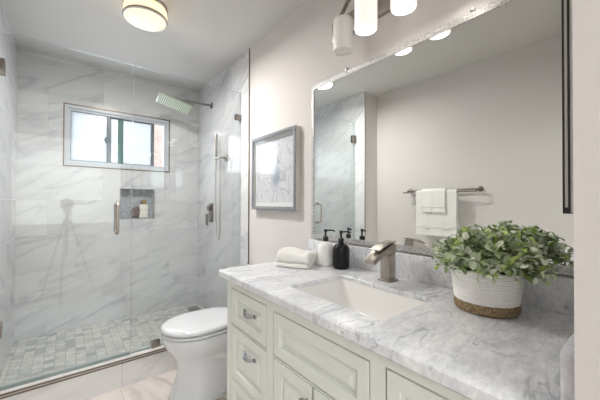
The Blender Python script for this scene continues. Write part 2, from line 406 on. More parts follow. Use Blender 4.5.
# niche
mb = MB()
mb.box(NX0, NX1, YB+.09, YB+.10, NZ0, NZ1)
n_ = struct('shower_niche', mb, M['niche_mosaic'], 'grey mosaic back of the recessed niche', 'niche')
mb = MB()
holes(mb, 'XZ', NX0-.006, NX1+.006, NZ0-.006, NZ1+.006, YB-.004, YB+.012, [(NX0+.001, NX1-.001, NZ0+.001, NZ1-.001)])
struct('trim_4', mb, mat('niche_trim', (.36, .36, .36), .35, .6), 'metal edge trim around the niche', 'trim')

# window
w = thing('window_1', 'white sliding bathroom window with frosted panes', 'window', (0, 0, 0)); w['kind'] = 'structure'
mb = MB(); holes(mb, 'XZ', WX0-.008, WX1+.008, WZ0-.008, WZ1+.008, YB-.005, YB+.006, [(WX0+.002, WX1-.002, WZ0+.002, WZ1-.002)])
mb.obj('edge_trim', M['bronze_trim'], w)
mb = MB(); holes(mb, 'XZ', WX0+.002, WX1-.002, WZ0+.002, WZ1-.002, YB+.001, YB+.10, [(WX0+.028, WX1-.028, WZ0+.03, WZ1-.030)])
holes(mb, 'XZ', WX0+.028, WX1-.028, WZ0+.03, WZ1-.030, YB+.02, YB+.09, [(WX0+.046, WX1-.046, WZ0+.052, WZ1-.048)])
mb.obj('window_frame', M['vinyl'], w, smooth=0)
mb = MB(); holes(mb, 'XZ', WX0+.046, .33, WZ0+.052, WZ1-.048, YB+.03, YB+.05, [(WX0+.05, .302, WZ0+.058, WZ1-.053)])
mb.box(.302, .336, YB+.022, YB+.055, WZ0+.052, WZ1-.048, .003)
mb.obj('fixed_sash', M['vinyl_dark'], w, smooth=0)
MB().box(WX0+.048, .31, YB+.038, YB+.043, WZ0+.053, WZ1-.05).obj('frosted_pane', M['frosted'], w, smooth=0)
mb = MB(); holes(mb, 'XZ', .334, .735, WZ0+.052, WZ1-.048, YB+.06, YB+.078, [(.34, .703, WZ0+.062, WZ1-.060)])
s_ = mb.obj('sliding_sash', M['vinyl_dark'], w, smooth=0)
MB().box(.338, .71, YB+.066, YB+.071, WZ0+.055, WZ1-.052).obj('frosted_pane', M['frosted'], w, smooth=0)
MB().box(.398, .446, YB+.058, YB+.0655, WZ0+.058, WZ1-.054).obj('stile', M['stile_green'], w, smooth=0)
mb = MB(); mb.box(.288, .303, YB+.012, YB+.03, 1.825, 1.885, .003).box(.279, .296, YB+.006, YB+.016, 1.845, 1.866, .002)
mb.obj('window_latch', M['vinyl_dark'], w)
o = MB().box(.9, 2.6, 4.9, 5.1, 0, 3.4).obj('brick_house_wall', M['brick'], smooth=0); tag(o, 'pinkish brick wall seen through the open window gap', 'wall', kind='structure')
struct('ground_outside', MB().box(-5, 6, 3.7, 9, -.6, -.5), mat('outdoor_ground', (.6, .58, .52), .9), 'pale ground outside the window', 'ground')

# ------------------------------------------------------------------ shower door and fixed panel
ZGT, ZGB, XJ = 2.212, .193, .356
def slab_edges(o):
    """edge faces of a sheet get the green edge material"""
    o.data.materials.append(M['glass_edge'])
    for p in o.data.polygons:
        if abs(p.normal.y) < .5: p.material_index = 1
d = Rooted('shower_door', 'frameless clear glass shower door hinged on the left wall', 'shower door', (XL+.006, YG, ZGB))
g_ = d.part(MB().box(XL+.010, XJ-.002, YG-.005, YG+.005, .204, ZGT), 'glass', M['glass'], smooth=0); slab_edges(g_)
for z in (.765+EYE, -.72+EYE):
    mb = MB(); mb.box(XL+.001, XL+.056, YG-.018, YG-.0055, z-.045, z+.045, .003).box(XL+.001, XL+.056, YG+.0055, YG+.018, z-.045, z+.045, .003).box(XL, XL+.008, YG-.03, YG+.03, z-.045, z+.045, .002)
    d.part(mb, 'hinge', M['dark_nickel'])
def handle_pts(y0, out):
    pts = []; zc, hl, rr = EYE-.108, .100, .022
    pts.append((.265, y0, zc+hl))
    for k in range(0, 7): a = k/6*PI/2; pts.append((.265, y0-out*(out and 1)+ (rr if out > 0 else -rr)*(1-math.sin(a)), zc+hl-rr*(1-math.cos(a)) if 0 else zc+hl-rr*(1-math.cos(a))))
    for k in range(6, -1, -1): a = k/6*PI/2; pts.append((.265, y0-out+(rr if out > 0 else -rr)*(1-math.sin(a)), zc-hl+rr*(1-math.cos(a))))
    pts.append((.265, y0, zc-hl)); return pts
mb = MB(); mb.tube(handle_pts(YG-.0055, .055), .0095, 12); mb.lathe([(.014, YG-.009), (.014, YG-.0052)], (.265, 0, EYE-.008), 'Y', 16); mb.lathe([(.014, YG-.009), (.014, YG-.0052)], (.265, 0, EYE-.208), 'Y', 16)
d.part(MB().box(XL+.012, XJ-.003, YG-.0055, YG+.0055, .1862, .2035, .002).box(XL+.012, XJ-.003, YG-.016, YG-.0055, .1865, .190), 'bottom_sweep', mat('clear_sweep', (.30, .35, .34), .25))
d.part(mb, 'handle', M['nickel'])
mb = MB(); mb.tube(handle_pts(YG+.0055, -.055), .0095, 12); d.part(mb, 'handle', M['nickel'])
p = Rooted('glass_panel', 'fixed clear glass shower panel right of the door', 'shower panel', (.77, YG, .186))
g_ = p.part(MB().box(XJ+.002, XR-.006, YG-.005, YG+.005, .199, ZGT), 'glass', M['glass'], smooth=0); slab_edges(g_)
for x, z in ((XR-.030, EYE+.748), (XR-.030, .5)):
    p.part(MB().box(x-.027, x+.027, YG-.016, YG-.0055, z-.025, z+.025, .003).box(x-.027, x+.027, YG+.0055, YG+.016, z-.025, z+.025, .003), 'wall_clamp', M['dark_nickel'])
p.part(MB().box(XJ+.003, .483, YG-.0058, YG+.0058, .1865, .198).box(.547, XR-.008, YG-.0058, YG+.0058, .1865, .198), 'silicone_seal', mat('seal', (.32, .37, .36), .3))
p.part(MB().box(.485, .545, YG-.016, YG-.0055, .187, .235, .003).box(.485, .545, YG+.0055, YG+.016, .187, .235, .003), 'floor_clamp', M['dark_nickel'])

# ------------------------------------------------------------------ shower fittings
r = Rooted('rain_shower', 'square rain shower head on a long arm from the right shower wall', 'shower head', (XR-.002, 3.0, 2.27))
hc = Vector((.819, 3.0, .970+EYE)); a_, b_, c_ = .255, -.302, -.084
ex = Vector((math.cos(c_)*math.cos(a_), math.sin(c_)*math.cos(a_), -math.sin(a_))); ey0 = Vector((-math.sin(c_), math.cos(c_), 0)); n_ = ex.cross(ey0); ey = ey0*math.cos(b_)+n_*math.sin(b_); ez = ex.cross(ey)
HM = Matrix(((ex.x, ey.x, ez.x, hc.x), (ex.y, ey.y, ez.y, hc.y), (ex.z, ey.z, ez.z, hc.z), (0, 0, 0, 1)))
hp = r.part(MB().box(-.161, .161, -.09, .09, -.003, .012, .005, M_=HM), 'head', M['nickel'])
mb = MB(); mb.box(-.152, .152, -.082, .082, -.0065, -.0031, .001, M_=HM)
r.sub(mb, 'spray_plate', M['rubber'], hp)
mb = MB()
for i in range(17):
    for j in range(9):
        x, y = -.138+i*.276/16, -.068+j*.136/8
        mb.box(x-.0045, x+.0045, y-.0045, y+.0045, -.0095, -.0064, M_=HM)
r.sub(mb, 'nozzles', mat('nozzle_white', (.85, .92, .80), .4), hp, smooth=0)
joint = hc + ez*.026
r.part(MB().tube([(XR-.01, 3.0, 2.27), (1.10, 3.0, 2.268), (.95, 3.0, 2.262), (.86, 3.0, 2.256), tuple(joint)], .0105, 12).lathe([(.018, -.017), (.018, .012)], tuple(joint), 'Z', 14), 'arm', M['dark_nickel'])
r.part(MB().box(XR-.014, XR-.003, 2.975, 3.025, 2.24, 2.30, .003), 'flange', M['dark_nickel'])

h = Rooted('hand_shower', 'slim hand shower with metal hose in a wall bracket', 'hand shower', (XR-.002, 2.74, 1.68))
h.part(MB().box(XR-.012, XR-.003, 2.610, 2.665, 1.645, 1.70, .003).tube([(XR-.01, 2.637, 1.672), (XR-.055, 2.637, 1.672), (XR-.062, 2.67, 1.672), (XR-.062, 2.755, 1.672)], .012, 12), 'bracket', M['nickel'])
h.part(MB().box(XR-.076, XR-.048, 2.728, 2.758, 1.655, 1.915, .008, 3).tube([(XR-.062, 2.743, 1.66), (XR-.062, 2.743, 1.61)], .009, 10), 'wand', M['nickel'])
pts = [(XR-.062, 2.743, 1.612)]
for k in range(1, 12): pts.append((XR-.062+.01*k/12, 2.743+.012*math.sin(PI*k/12), 1.61-.62*k/12))
for k in range(13): a = PI+PI*k/12; pts.append((XR-.052, 2.702-.041*math.cos(a)*-1*-1, .99+.105*math.sin(a)))
for k in range(1, 12): pts.append((XR-.052, 2.661-.018*k/12, .99+.65*k/12))
pts.append((XR-.056, 2.640, 1.655))
h.part(MB().tube(pts, .0065, 8), 'hose', M['nickel'])
v = Rooted('shower_valve', 'square dark metal shower valve with lever handle', 'shower valve', (XR-.002, 3.0, 1.14))
v.part(MB().box(XR-.012, XR-.003, 2.945, 3.055, 1.04, 1.235, .003), 'plate', M['dark_nickel'])
v.part(MB().box(XR-.045, XR-.012, 2.972, 3.022, 1.16, 1.21, .004), 'valve_body', M['dark_nickel'])
v.part(MB().box(XR-.062, XR-.044, 2.975, 3.015, 1.005, 1.125, .004), 'lever', M['dark_nickel'])
dr = MB(); holes(dr, 'XY', 1.04, 1.15, 3.18, 3.29, .0785, .083, [(1.05+.02*i, 1.06+.02*i, 3.19, 3.28) for i in range(5)])
tag(dr.obj('floor_drain', M['dark_nickel'], smooth=0), 'small square dark metal drain in the mosaic shower floor', 'drain')
# products in the niche
b = Rooted('lotion_bottle', 'square cream bottle with gold cap standing in the niche', 'bottle', (.633, YB+.045, NZ0+.001))
x = .633
b.part(MB().box(x-.039, x+.039, YB+.02, YB+.07, NZ0+.001, NZ0+.070, .006, 3).box(x-.039, x+.039, YB+.02, YB+.07, NZ0+.074, NZ0+.142, .006, 3).box(x-.031, x+.031, YB+.023, YB+.067, NZ0+.069, NZ0+.075), 'bottle', M['clear_box'])
b.part(MB().lathe([(.015, NZ0+.141), (.015, NZ0+.185), (.013, NZ0+.19)], (x+.008, YB+.045, 0), 'Z', 20), 'cap', M['gold'])
b.part(MB().box(x-.026, x-.01, YB+.036, YB+.052, NZ0+.141, NZ0+.19, .003), 'pump', M['dark_nickel'])
tag(MB().lathe([(.012, -.012), (.045, -.010), (.058, 0), (.045, .010), (.012, .012)], (.562, YB+.05, NZ0+.062), 'Y', 28, sc=(1, .75)).obj('bath_brush', M['amber']), 'round brown bath brush leaning in the niche beside the cream bottle', 'brush')

# ------------------------------------------------------------------ toilet
TY = 1.915
def egg(x0, x1, hw, z, n=44, pf=2.0, pb=2.6, xm=.42):
    """outline, front tip at x0 (towards -X), back at x1"""
    out = []; xc = x0+(x1-x0)*xm
    for k in range(n):
        a = 2*PI*k/n; c, s2 = math.cos(a), math.sin(a)
        pw = pf if c < 0 else pb
        rx = (xc-x0) if c < 0 else (x1-xc)
        x = xc + math.copysign(abs(c)**(2/pw), c)*rx; y = TY + math.copysign(abs(s2)**(2/pw), s2)*hw
        out.append((x, y, z))
    return out
t = Rooted('toilet', 'white porcelain toilet with closed lid between vanity and shower curb', 'toilet', (.85, TY, 0)); t.e.scale = (1, 1, 1.045)
rings = [egg(.500, 1.10, .132, .001), egg(.499, 1.10, .134, .015), egg(.512, 1.10, .126, .05), egg(.545, 1.10, .112, .15), egg(.552, 1.08, .110, .20), egg(.535, 1.04, .124, .255),
         egg(.505, 1.0, .150, .30), egg(.475, .99, .172, .34), egg(.463, .99, .180, .375), egg(.460, .99, .182, .398), egg(.465, .985, .177, .4025), egg(.495, .97, .15, .4027)]
t.part(MB().loft(rings), 'bowl', M['porcelain'], smooth=50)
mb = MB(); mb.loft([egg(.495, .95, .148, .403), egg(.495, .95, .148, .4095), egg(.460, .95, .183, .4095), egg(.457, .95, .186, .412), egg(.457, .95, .186, .4215), egg(.460, .95, .183, .4235), egg(.495, .95, .148, .4235), egg(.495, .95, .148, .4282)])
t.part(mb, 'seat', M['porcelain'], smooth=50)
mb = MB(); mb.loft([egg(.495, .955, .148, .4285), egg(.495, .955, .148, .432), egg(.458, .955, .184, .432), egg(.454, .955, .188, .4355), egg(.454, .955, .188, .446), egg(.459, .953, .184, .453), egg(.475, .945, .168, .459), egg(.52, .92, .13, .463), egg(.60, .85, .06, .465)])
t.part(mb, 'lid', M['porcelain'], smooth=50)
for sy_ in (-.07, .07): t.part(MB().box(.93, .975, TY+sy_-.02, TY+sy_+.02, .405, .445, .006), 'lid_hinge', M['porcelain'])
t.part(MB().box(.975, 1.185, TY-.19, TY+.19, .36, .685, .02, 3), 'tank', M['porcelain'])
t.part(MB().box(.968, 1.188, TY-.197, TY+.197, .6855, .715, .009, 3), 'tank_lid', M['porcelain'])
t.part(MB().lathe([(.013, .965), (.013, .975)], (0, TY+.13, .64), 'X', 14).box(.955, .965, TY+.07, TY+.14, .633, .647, .003), 'flush_lever', M['chrome'])
t.part(MB().lathe([(.0, .001), (.016, .001), (.016, .010), (.008, .018), (.0, .019)], (.80, TY-.125, .02), 'Z', 16), 'bolt_cap', M['porcelain'])
# trapway relief on the side of the base
t.part(MB().tube([(.69, TY-.085, .22), (.74, TY-.095, .27), (.82, TY-.095, .25), (.87, TY-.085, .17), (.95, TY-.078, .10), (1.05, TY-.075, .07)], .04, 12, rr=[.02, .034, .04, .042, .042, .035]), 'trapway', M['porcelain'], smooth=60)

# ------------------------------------------------------------------ vanity
VX, VY0, VY1 = .620, .092, 1.348
vc = Rooted('vanity_cabinet', 'pale sage painted vanity cabinet with raised panel doors and drawers', 'cabinet', (.9, .72, 0))
YA = [(.987, 1.305), (.483, .941), (.119, .437)]
ZR = [(.664, .838), (.415, .658), (.168, .409)]
doors = [(.483, .7105), (.7135, .941)]
hs = []
for (a0, a1) in (YA[0], YA[2]):
    for z0, z1 in ZR: hs.append((a0, a1, z0, z1))
hs += [(.483, .941, .662, .832), (.483, .941, .168, .656)]
mb = MB(); holes(mb, 'YZ', VY0, VY1, .10, .868, VX, VX+.02, hs)
mb.box(VX+.0201, XR-.002, VY0, VY0+.018, .10, .868).box(VX+.0201, XR-.002, VY1-.018, VY1, .10, .868).box(VX+.0201, XR-.002, VY0+.0181, VY1-.0181, .10, .118).box(XR-.014, XR-.002, VY0+.0181, VY1-.0181, .1181, .868)
mb.box(VX+.0201, XR-.0141, .440, .452, .1181, .868).box(VX+.0201, XR-.0141, .990, 1.002, .1181, .868)
vc.part(mb, 'body', M['cabinet'], smooth=0)
vc.part(MB().box(VX+.05, XR-.01, VY0+.01, VY1-.01, .001, .10), 'toe_kick', M['cabinet'], smooth=0)
def panel(y0, y1, z0, z1, fr=.036):
    g = .0045; y0 += g; y1 -= g; z0 += g; z1 -= g
    def ring(i, x): return [(x, y0+i, z0+i), (x, y1-i, z0+i), (x, y1-i, z1-i), (x, y0+i, z1-i)]
    return MB().loft([ring(0, VX+.0195), ring(0, VX+.001), ring(.0015, VX-.001), ring(fr, VX-.001), ring(fr+.003, VX+.0015), ring(fr+.007, VX+.002), ring(fr+.009, VX+.012), ring(fr+.013, VX+.012), ring(fr+.031, VX+.003), ring(fr+.0315, VX+.001)])
def pull(y, z, parent):
    mb = MB(); pts = []
    for k in range(13):
        u = k/12; pts.append((VX-.005-.015*math.sin(PI*u), y-.043+.086*u, z+.006-.007*math.sin(PI*u)))
    mb.tube(pts, .005, 10, rr=[.0052+.0026*math.sin(PI*k/12) for k in range(13)])
    for s in (-1, 1): mb.lathe([(.009, VX-.006), (.010, VX-.0012)], (0, y+s*.043, z+.006), 'X', 14)
    vc.sub(mb, 'handle', M['chrome'], parent)
for (a0, a1) in (YA[0], YA[2]):
    for z0, z1 in ZR:
        f_ = vc.part(panel(a0, a1, z0, z1), 'drawer', M['cabinet'], smooth=20)
        pull((a0+a1)/2-.026 if a0 > .5 else (a0+a1)/2, (z0+z1)/2+(.008 if z0 > .6 else .040), f_)
vc.part(panel(.483, .941, .662, .832), 'false_drawer_front', M['cabinet'], smooth=20)
for i, (a0, a1) in enumerate(doors):
    f_ = vc.part(panel(a0, a1, .168, .656, .04), 'door', M['cabinet'], smooth=20)
    yk = a1-.022 if i == 0 else a0+.022
    vc.sub(MB().lathe([(.005, VX-.0015), (.0045, VX-.014), (.013, VX-.019), (.014, VX-.026), (.008, VX-.030), (.0, VX-.031)], (0, yk, .60), 'X', 18, cap1=False), 'knob', M['nickel'], f_)

# countertop with sink cut-out
def rrect(x0, x1, y0, y1, r_, z, n=6):
    out = []
    for cx, cy, a0 in ((x1-r_, y1-r_, 0), (x0+r_, y1-r_, PI/2), (x0+r_, y0+r_, PI), (x1-r_, y0+r_, 3*PI/2)):
        for k in range(n+1):
            a = a0+PI/2*k/n; out.append((cx+r_*math.cos(a), cy+r_*math.sin(a), z))
    return out
CX0, CX1, CY0, CY1 = .593, XR-.0015, .0855, 1.402
SX0, SX1, SY0, SY1 = .702, 1.000, .506, .950
def rc(i, z): return rrect(CX0+i, CX1-i*.0, CY0, CY1-i, .006, z)
def rs(i, z): return rrect(SX0-i, SX1+i, SY0-i, SY1+i, .013, z)
mb = MB(); rings = [rs(0, ZK-.017), rs(0, ZK-.002), rs(.002, ZK), rc(.008, ZK), rc(.003, ZK-.002), rc(0, ZK-.007), rc(0, ZK-.030), rc(.004, ZK-.036), rc(.012, ZK-.0402), rc(.024, ZK-.0402), rc(.024, ZK-.017), rs(.02, ZK-.017), rs(0, ZK-.017)]
mb.loft(rings, True, False, False)
ct = mb.obj('countertop', M['counter'], smooth=30); tag(ct, 'grey white veined marble countertop on the vanity', 'countertop')
tag(MB().box(XR-.0215, XR-.0015, .110, CY1, ZK+.0005, ZK+.110, .002).obj('backsplash', M['counter']), 'low marble backsplash along the wall under the big mirror', 'backsplash')
tag(MB().box(.590, XR-.003, .0855, .1030, ZK+.0005, ZK+.110, .002).obj('side_splash', M['counter']), 'short marble side splash against the doorway wall at the right', 'backsplash')
# sink
sk = Rooted('sink', 'rectangular white undermount sink set in the marble countertop', 'sink', (.85, .725, ZK-.16))
def rb(i, j, z, r_): return rrect(SX0-.006+i, SX1+.006-i, SY0-.006+j, SY1+.006-j, r_, z, 8)
rings = [rb(-.015, -.015, ZK-.0175, .03), rb(.003, .003, ZK-.0175, .02), rb(.006, .008, ZK-.026, .024), rb(.012, .024, ZK-.055, .04), rb(.022, .055, ZK-.100, .055), rb(.042, .10, ZK-.132, .055), rb(.078, .15, ZK-.146, .045), rb(.12, .19, ZK-.149, .02)]
o_ = sk.part(MB().loft(rings, True, False, True), 'basin', M['sink'], smooth=60)
sk.part(MB().lathe([(.022, ZK-.1485), (.022, ZK-.146), (.016, ZK-.144), (.0, ZK-.144)], (.85, .725, 0), 'Z', 24, cap1=False), 'drain', M['nickel'])
# faucet
fx, fy = 1.090, .755
fa = Rooted('faucet', 'brushed nickel single hole waterfall faucet behind the sink', 'faucet', (fx, fy, ZK+.0005))
fa.part(MB().box(fx-.034, fx+.034, fy-.030, fy+.030, ZK+.0005, ZK+.008, .003), 'base', M['nickel'])
fa.part(MB().box(fx-.024, fx+.024, fy-.023, fy+.023, ZK+.007, ZK+.128, .002), 'column', M['nickel'])
mb = MB(); pts = []
for k in range(11):
    u = k/10; pts.append((fx+.024-.150*u, fy, ZK+.143 - .050*u**1.7))
mb.sweep_rect(pts, [.046+.004*math.sin(PI*k/10) for k in range(11)], [.034-.014*(k/10)**.7 for k in range(11)])
fa.part(mb, 'spout', M['nickel'])
mb = MB(); pts = [(fx+.027-.115*k/8, fy, ZK+.168-.030*(k/8)**1.7) for k in range(9)]
mb.sweep_rect(pts, .046, .006); mb.box(fx-.014, fx+.020, fy-.019, fy+.019, ZK+.158, ZK+.167, .002)
fa.part(mb, 'lever', M['nickel'])

# soap pumps
def pump_bottle(name, x, y, body, label, ang, h_=.128):
    q = Rooted(name, label, 'soap dispenser', (x, y, ZK+.0005)); z = ZK+.0005
    q.part(MB().lathe([(.0, 0), (.038, 0), (.0425, .004), (.0435, .02), (.0435, .097), (.041, .109), (.031, .120), (.016, .125), (.013, .128), (.0, .128)], (x, y, z), 'Z', 36, cap0=False, cap1=False), 'bottle', body, smooth=50)
    pm = q.part(MB().lathe([(.0135, .127), (.0145, .129), (.0145, .150), (.012, .153), (.005, .154), (.005, .176), (.0085, .177), (.0085, .190), (.006, .192)], (x, y, z), 'Z', 22), 'pump', M['matte_black'])
    dx, dy = math.cos(ang), math.sin(ang)
    q.sub(MB().tube([(x, y, z+.186), (x+dx*.030, y+dy*.030, z+.187), (x+dx*.046, y+dy*.046, z+.1855), (x+dx*.050, y+dy*.050, z+.180)], .0042, 10), 'nozzle', M['matte_black'], pm)
pump_bottle('soap_dispenser', 1.094, 1.150, M['white_ceramic'], 'white ceramic soap dispenser with black pump beside the folded towel', -PI*.33)
pump_bottle('soap_dispenser', 1.102, 1.044, M['black'], 'glossy black soap dispenser with black pump nearest the faucet', -PI*.33)

# folded towel on the counter
def folded_towel():
    o = Vector((.972, 1.243, ZK+.001)); ang = math.atan2(-.87, .5); L, D = .180, .155
    prof = []   # C-folded thick cloth in the (depth, height) plane, opened front
    def arc(cx, cz, r_, a0, a1, n=8): return [(cx+r_*math.cos(a0+(a1-a0)*k/n), cz+r_*math.sin(a0+(a1-a0)*k/n)) for k in range(n+1)]
    # outline around folds: three lobes at the front edge (depth = -D/2), rounded back
    b0, f0 = D/2, -D/2
    out = [(b0-.01, 0)] + arc(b0-.014, .016, .016, -PI/2, 0, 4)[1:] + arc(b0-.020, .042, .022, 0, PI/2, 6)
    out += [(.03, .0655), (0, .067), (-.03, .064)] + arc(f0+.020, .040, .0225, PI/2, PI*1.28, 8) + [(f0+.012, .0185)] + arc(f0-.002, .0085, .0083, PI*.5, PI*1.5, 6) + [(0, 0)]
    n = 26; rings = []
    for k in range(n+1):
        u = k/n; x = (u-.5)*L; e_ = min(u, 1-u); q = min(1, e_/.06); sc = .80+.20*math.sqrt(q)
        ring = []
        for (dd, zz) in out:
            zz2 = zz*sc*(1+.10*math.sin(u*5+1)*(zz/.06)); d2 = dd*(.95+.05*math.sqrt(q))+.004*math.sin(u*9+zz*60)
            lx = x + .004*math.sin(dd*40+zz*90)
            p_ = Vector((math.cos(ang)*lx-math.sin(ang)*d2*-1*-1, math.sin(ang)*lx+math.cos(ang)*d2, zz2))
            p_.z *= 1.2; ring.append(o+p_)
        rings.append(ring)
    return MB().loft(rings)
tw = folded_towel().obj('hand_towel', M['towel'], smooth=70); tag(tw, 'cream hand towel folded thick on the left end of the counter', 'towel')

# potted plant
px_, py_ = 1.042, .360
pl = Rooted('potted_plant', 'leafy sage green plant in a white rope basket on the counter', 'plant', (px_, py_, ZK+.001))
z = ZK+.001
prof = []
H0, H1 = .031, .128
nr = 13
prof = [(.0865, H0)]
for k in range(nr):
    a, b2 = H0+(H1-H0)*k/nr, H0+(H1-H0)*(k+1)/nr; rr_ = .0885+.011*(k+.5)/nr
    prof += [(rr_-.0012, a+.0002), (rr_+.0012, a+(b2-a)*.3), (rr_+.0012, a+(b2-a)*.7), (rr_-.0012, b2-.0002)]
prof += [(.094, H1+.002), (.090, H1), (.088, H1-.02)]
bk = pl.part(MB().lathe(prof, (px_, py_, z), 'Z', 48, cap0=False, cap1=False), 'basket', M['rope'], smooth=70)
mb = MB(); rings = []
n = 72
for (r_, h_) in [(.078, 0), (.085, .002), (.089, .008), (.0875, .013), (.0905, .018), (.089, .024), (.0905, .029), (.087, .033)]:
    rings.append([(px_+(r_+.0016*math.sin(k*2.6+h_*500))*math.cos(2*PI*k/n), py_+(r_+.0016*math.sin(k*2.6+h_*500))*math.sin(2*PI*k/n), z+h_+.001*math.sin(k*1.9)*(1 if h_ > .001 else 0)) for k in range(n)])
mb.loft(rings, True, True, False); pl.sub(mb, 'seagrass_band', M['straw'], bk, smooth=70)
pl.part(MB().lathe([(.0885, .108), (.05, .113), (.0, .115)], (px_, py_, z), 'Z', 24, cap1=False), 'soil', M['soil'])
leafb = bmesh.new(); ton = leafb.loops.layers.float_color.new('tone'); stems = MB()
def leaf(P, d, up, L, wd, tone, curl):
    d = d.normalized(); s = d.cross(up)
    if s.length < 1e-3: return
    s.normalize(); nrm = s.cross(d).normalized()
    rows = []
    for u, q in ((0, .12), (.22, .78), (.5, 1.0), (.78, .72), (1, .06)):
        c = P + d*(L*u) - nrm*(curl*L*u*u)
        hw = wd*q/2
        rows.append((c - s*hw + nrm*hw*.35, c - nrm*hw*.1, c + s*hw + nrm*hw*.35))
    V = [[leafb.verts.new(p_) for p_ in rr] for rr in rows]
    for a, b2 in zip(V, V[1:]):
        for i in (0, 1):
            fc = leafb.faces.new((a[i], a[i+1], b2[i+1], b2[i])); fc.smooth = True
            for lp in fc.loops: lp[ton] = (tone, tone, tone, 1)
base = Vector((px_, py_, z+.110)); rnd = random.Random(11)
cen = Vector((px_-.005, py_-.004, z+.147))
ns = 0
for k in range(165):
    a = rnd.uniform(0, 2*PI); el = math.acos(rnd.uniform(-.30, 1)); 
    dirv = Vector((math.sin(el)*math.cos(a)*.135, math.sin(el)*math.sin(a)*.168, math.cos(el)*.116))
    tip = cen + dirv*rnd.uniform(.72, 1.0)
    if tip.x > 1.165: tip.x = 1.165 - rnd.uniform(0, .03)
    b0 = base + Vector((rnd.uniform(-.05, .05), rnd.uniform(-.05, .05), 0))
    mid = (b0+tip)/2 + Vector((0, 0, rnd.uniform(.015, .035)))
    P3 = [b0*(1-t_)**2 + mid*2*t_*(1-t_) + tip*t_**2 for t_ in [i/6 for i in range(7)]]
    stems.tube(P3, .0012, 5)
    nl = rnd.randint(8, 11)
    for j in range(nl):
        t_ = .30+.70*j/(nl-1); P_ = b0*(1-t_)**2 + mid*2*t_*(1-t_) + tip*t_**2
        tg = (mid-b0)*2*(1-t_) + (tip-mid)*2*t_; tg.normalize()
        ref = Vector((0, 0, 1)) if abs(tg.z) < .9 else Vector((1, 0, 0))
        sd = tg.cross(ref).normalized(); ang = j*2.4+rnd.uniform(-.4, .4); nn = sd.cross(tg)
        out = sd*math.cos(ang) + nn*math.sin(ang)
        dd = tg*rnd.uniform(.25, .7) + out*rnd.uniform(.7, 1.0) + Vector((0, 0, .15))
        L = rnd.uniform(.022, .034)*(1 if t_ < .9 else .8); 
        e_ = P_ + dd.normalized()*L
        if e_.x > 1.168 or (e_.z < z+.122 and (Vector((e_.x-px_, e_.y-py_)).length < .115)): continue
        tone = min(1, max(0, rnd.gauss(.60, .20))) if rnd.random() > .13 else rnd.uniform(.9, 1)
        leaf(P_, dd, Vector((rnd.uniform(-.4, .4), rnd.uniform(-.4, .4), 1)), L, L*rnd.uniform(.60, .78), tone, rnd.uniform(-.05, .35)); ns += 1
me = bpy.data.meshes.new('foliage'); 
for v_ in leafb.verts: v_.co -= Vector((px_, py_, ZK+.001))
leafb.to_mesh(me); leafb.free(); me.materials.append(M['leaf'])
fo = bpy.data.objects.new('foliage', me); C.objects.link(fo); fo.parent = pl.e
pl.part(stems, 'stems', M['stem'])

# ------------------------------------------------------------------ big vanity mirror
wm = Rooted('wall_mirror', 'large rectangular vanity mirror with crushed silver border', 'mirror', (XR-.001, .764, 1.03))
MY0, MY1, MZ0, MZ1 = .148, 1.370, EYE-.2155, EYE+.719
wm.part(MB().box(XR-.010, XR-.001, MY0+.018, MY1-.018, MZ0+.024, MZ1-.024), 'mirror_glass', M['mirror'], smooth=0)
mb = MB(); holes(mb, 'YZ', MY0, MY1, MZ0, MZ1, XR-.014, XR-.0105, [(MY0+.020, MY1-.020, MZ0+.026, MZ1-.026)])
holes(mb, 'YZ', MY0, MY1, MZ0, MZ1, XR-.0105, XR-.001, [(MY0+.017, MY1-.017, MZ0+.023, MZ1-.023)])
wm.part(mb, 'border', M['crackle'], smooth=0)
for y in (.45, 1.08): wm.part(MB().box(XR-.017, XR-.001, y-.008, y+.008, MZ1+.0005, MZ1+.013, .002), 'mounting_clip', M['chrome'])

# black framed mirror on the doorway wall (edge on)
bm_ = Rooted('framed_mirror', 'thin black framed mirror seen edge on at the right wall', 'mirror', (.87, .088, 1.23))
mb = MB(); holes(mb, 'XZ', .622, 1.12, 1.227, 1.98, 0.1015, .1042, [(.637, 1.105, 1.242, 1.965)])
holes(mb, 'XZ', .622, 1.12, 1.227, 1.98, .0948, .0978, [(.637, 1.105, 1.242, 1.965)]); mb.box(.622, 1.12, .0978, .1015, 1.227, 1.237)
bm_.part(mb, 'frame', M['matte_black'], smooth=0)
mb = MB(); holes(mb, 'XZ', .623, 1.119, 1.237, 1.979, .0978, .1015, [(.637, 1.105, 1.242, 1.965)]); holes(mb, 'XZ', .623, 1.119, 1.228, 1.979, .0878, .0948, [(.637, 1.105, 1.242, 1.965)])
bm_.part(mb, 'silver_inlay', M['silver_side'], smooth=0)
bm_.part(MB().box(.637, 1.105, .0945, .0975, 1.242, 1.965), 'mirror_glass', M['mirror'], smooth=0)

# ------------------------------------------------------------------ framed picture by the shower
pf = Rooted('framed_picture', 'pewter framed ink drawing under glass between shower and mirror', 'picture', (XR-.001, 1.775, 1.2))
FX, FY0, FY1, FZ0, FZ1 = 1.152, 1.493, 2.068, EYE-.052, EYE+.506
mb = MB(); holes(mb, 'YZ', FY0, FY1, FZ0, FZ1, FX, FX+.006, [(FY0+.026, FY1-.026, FZ0+.026, FZ1-.026)])
holes(mb, 'YZ', FY0+.006, FY1-.006, FZ0+.006, FZ1-.006, FX-.004, FX, [(FY0+.018, FY1-.018, FZ0+.018, FZ1-.018)])
pf.part(mb, 'frame', M['grey_frame'], smooth=0)
mb = MB(); holes(mb, 'YZ', FY0+.001, FY1-.001, FZ0+.001, FZ1-.001, FX+.006, XR-.001, [(FY0+.022, FY1-.022, FZ0+.022, FZ1-.022)])
pf.part(mb, 'frame_side', M['silver_side'], smooth=0)
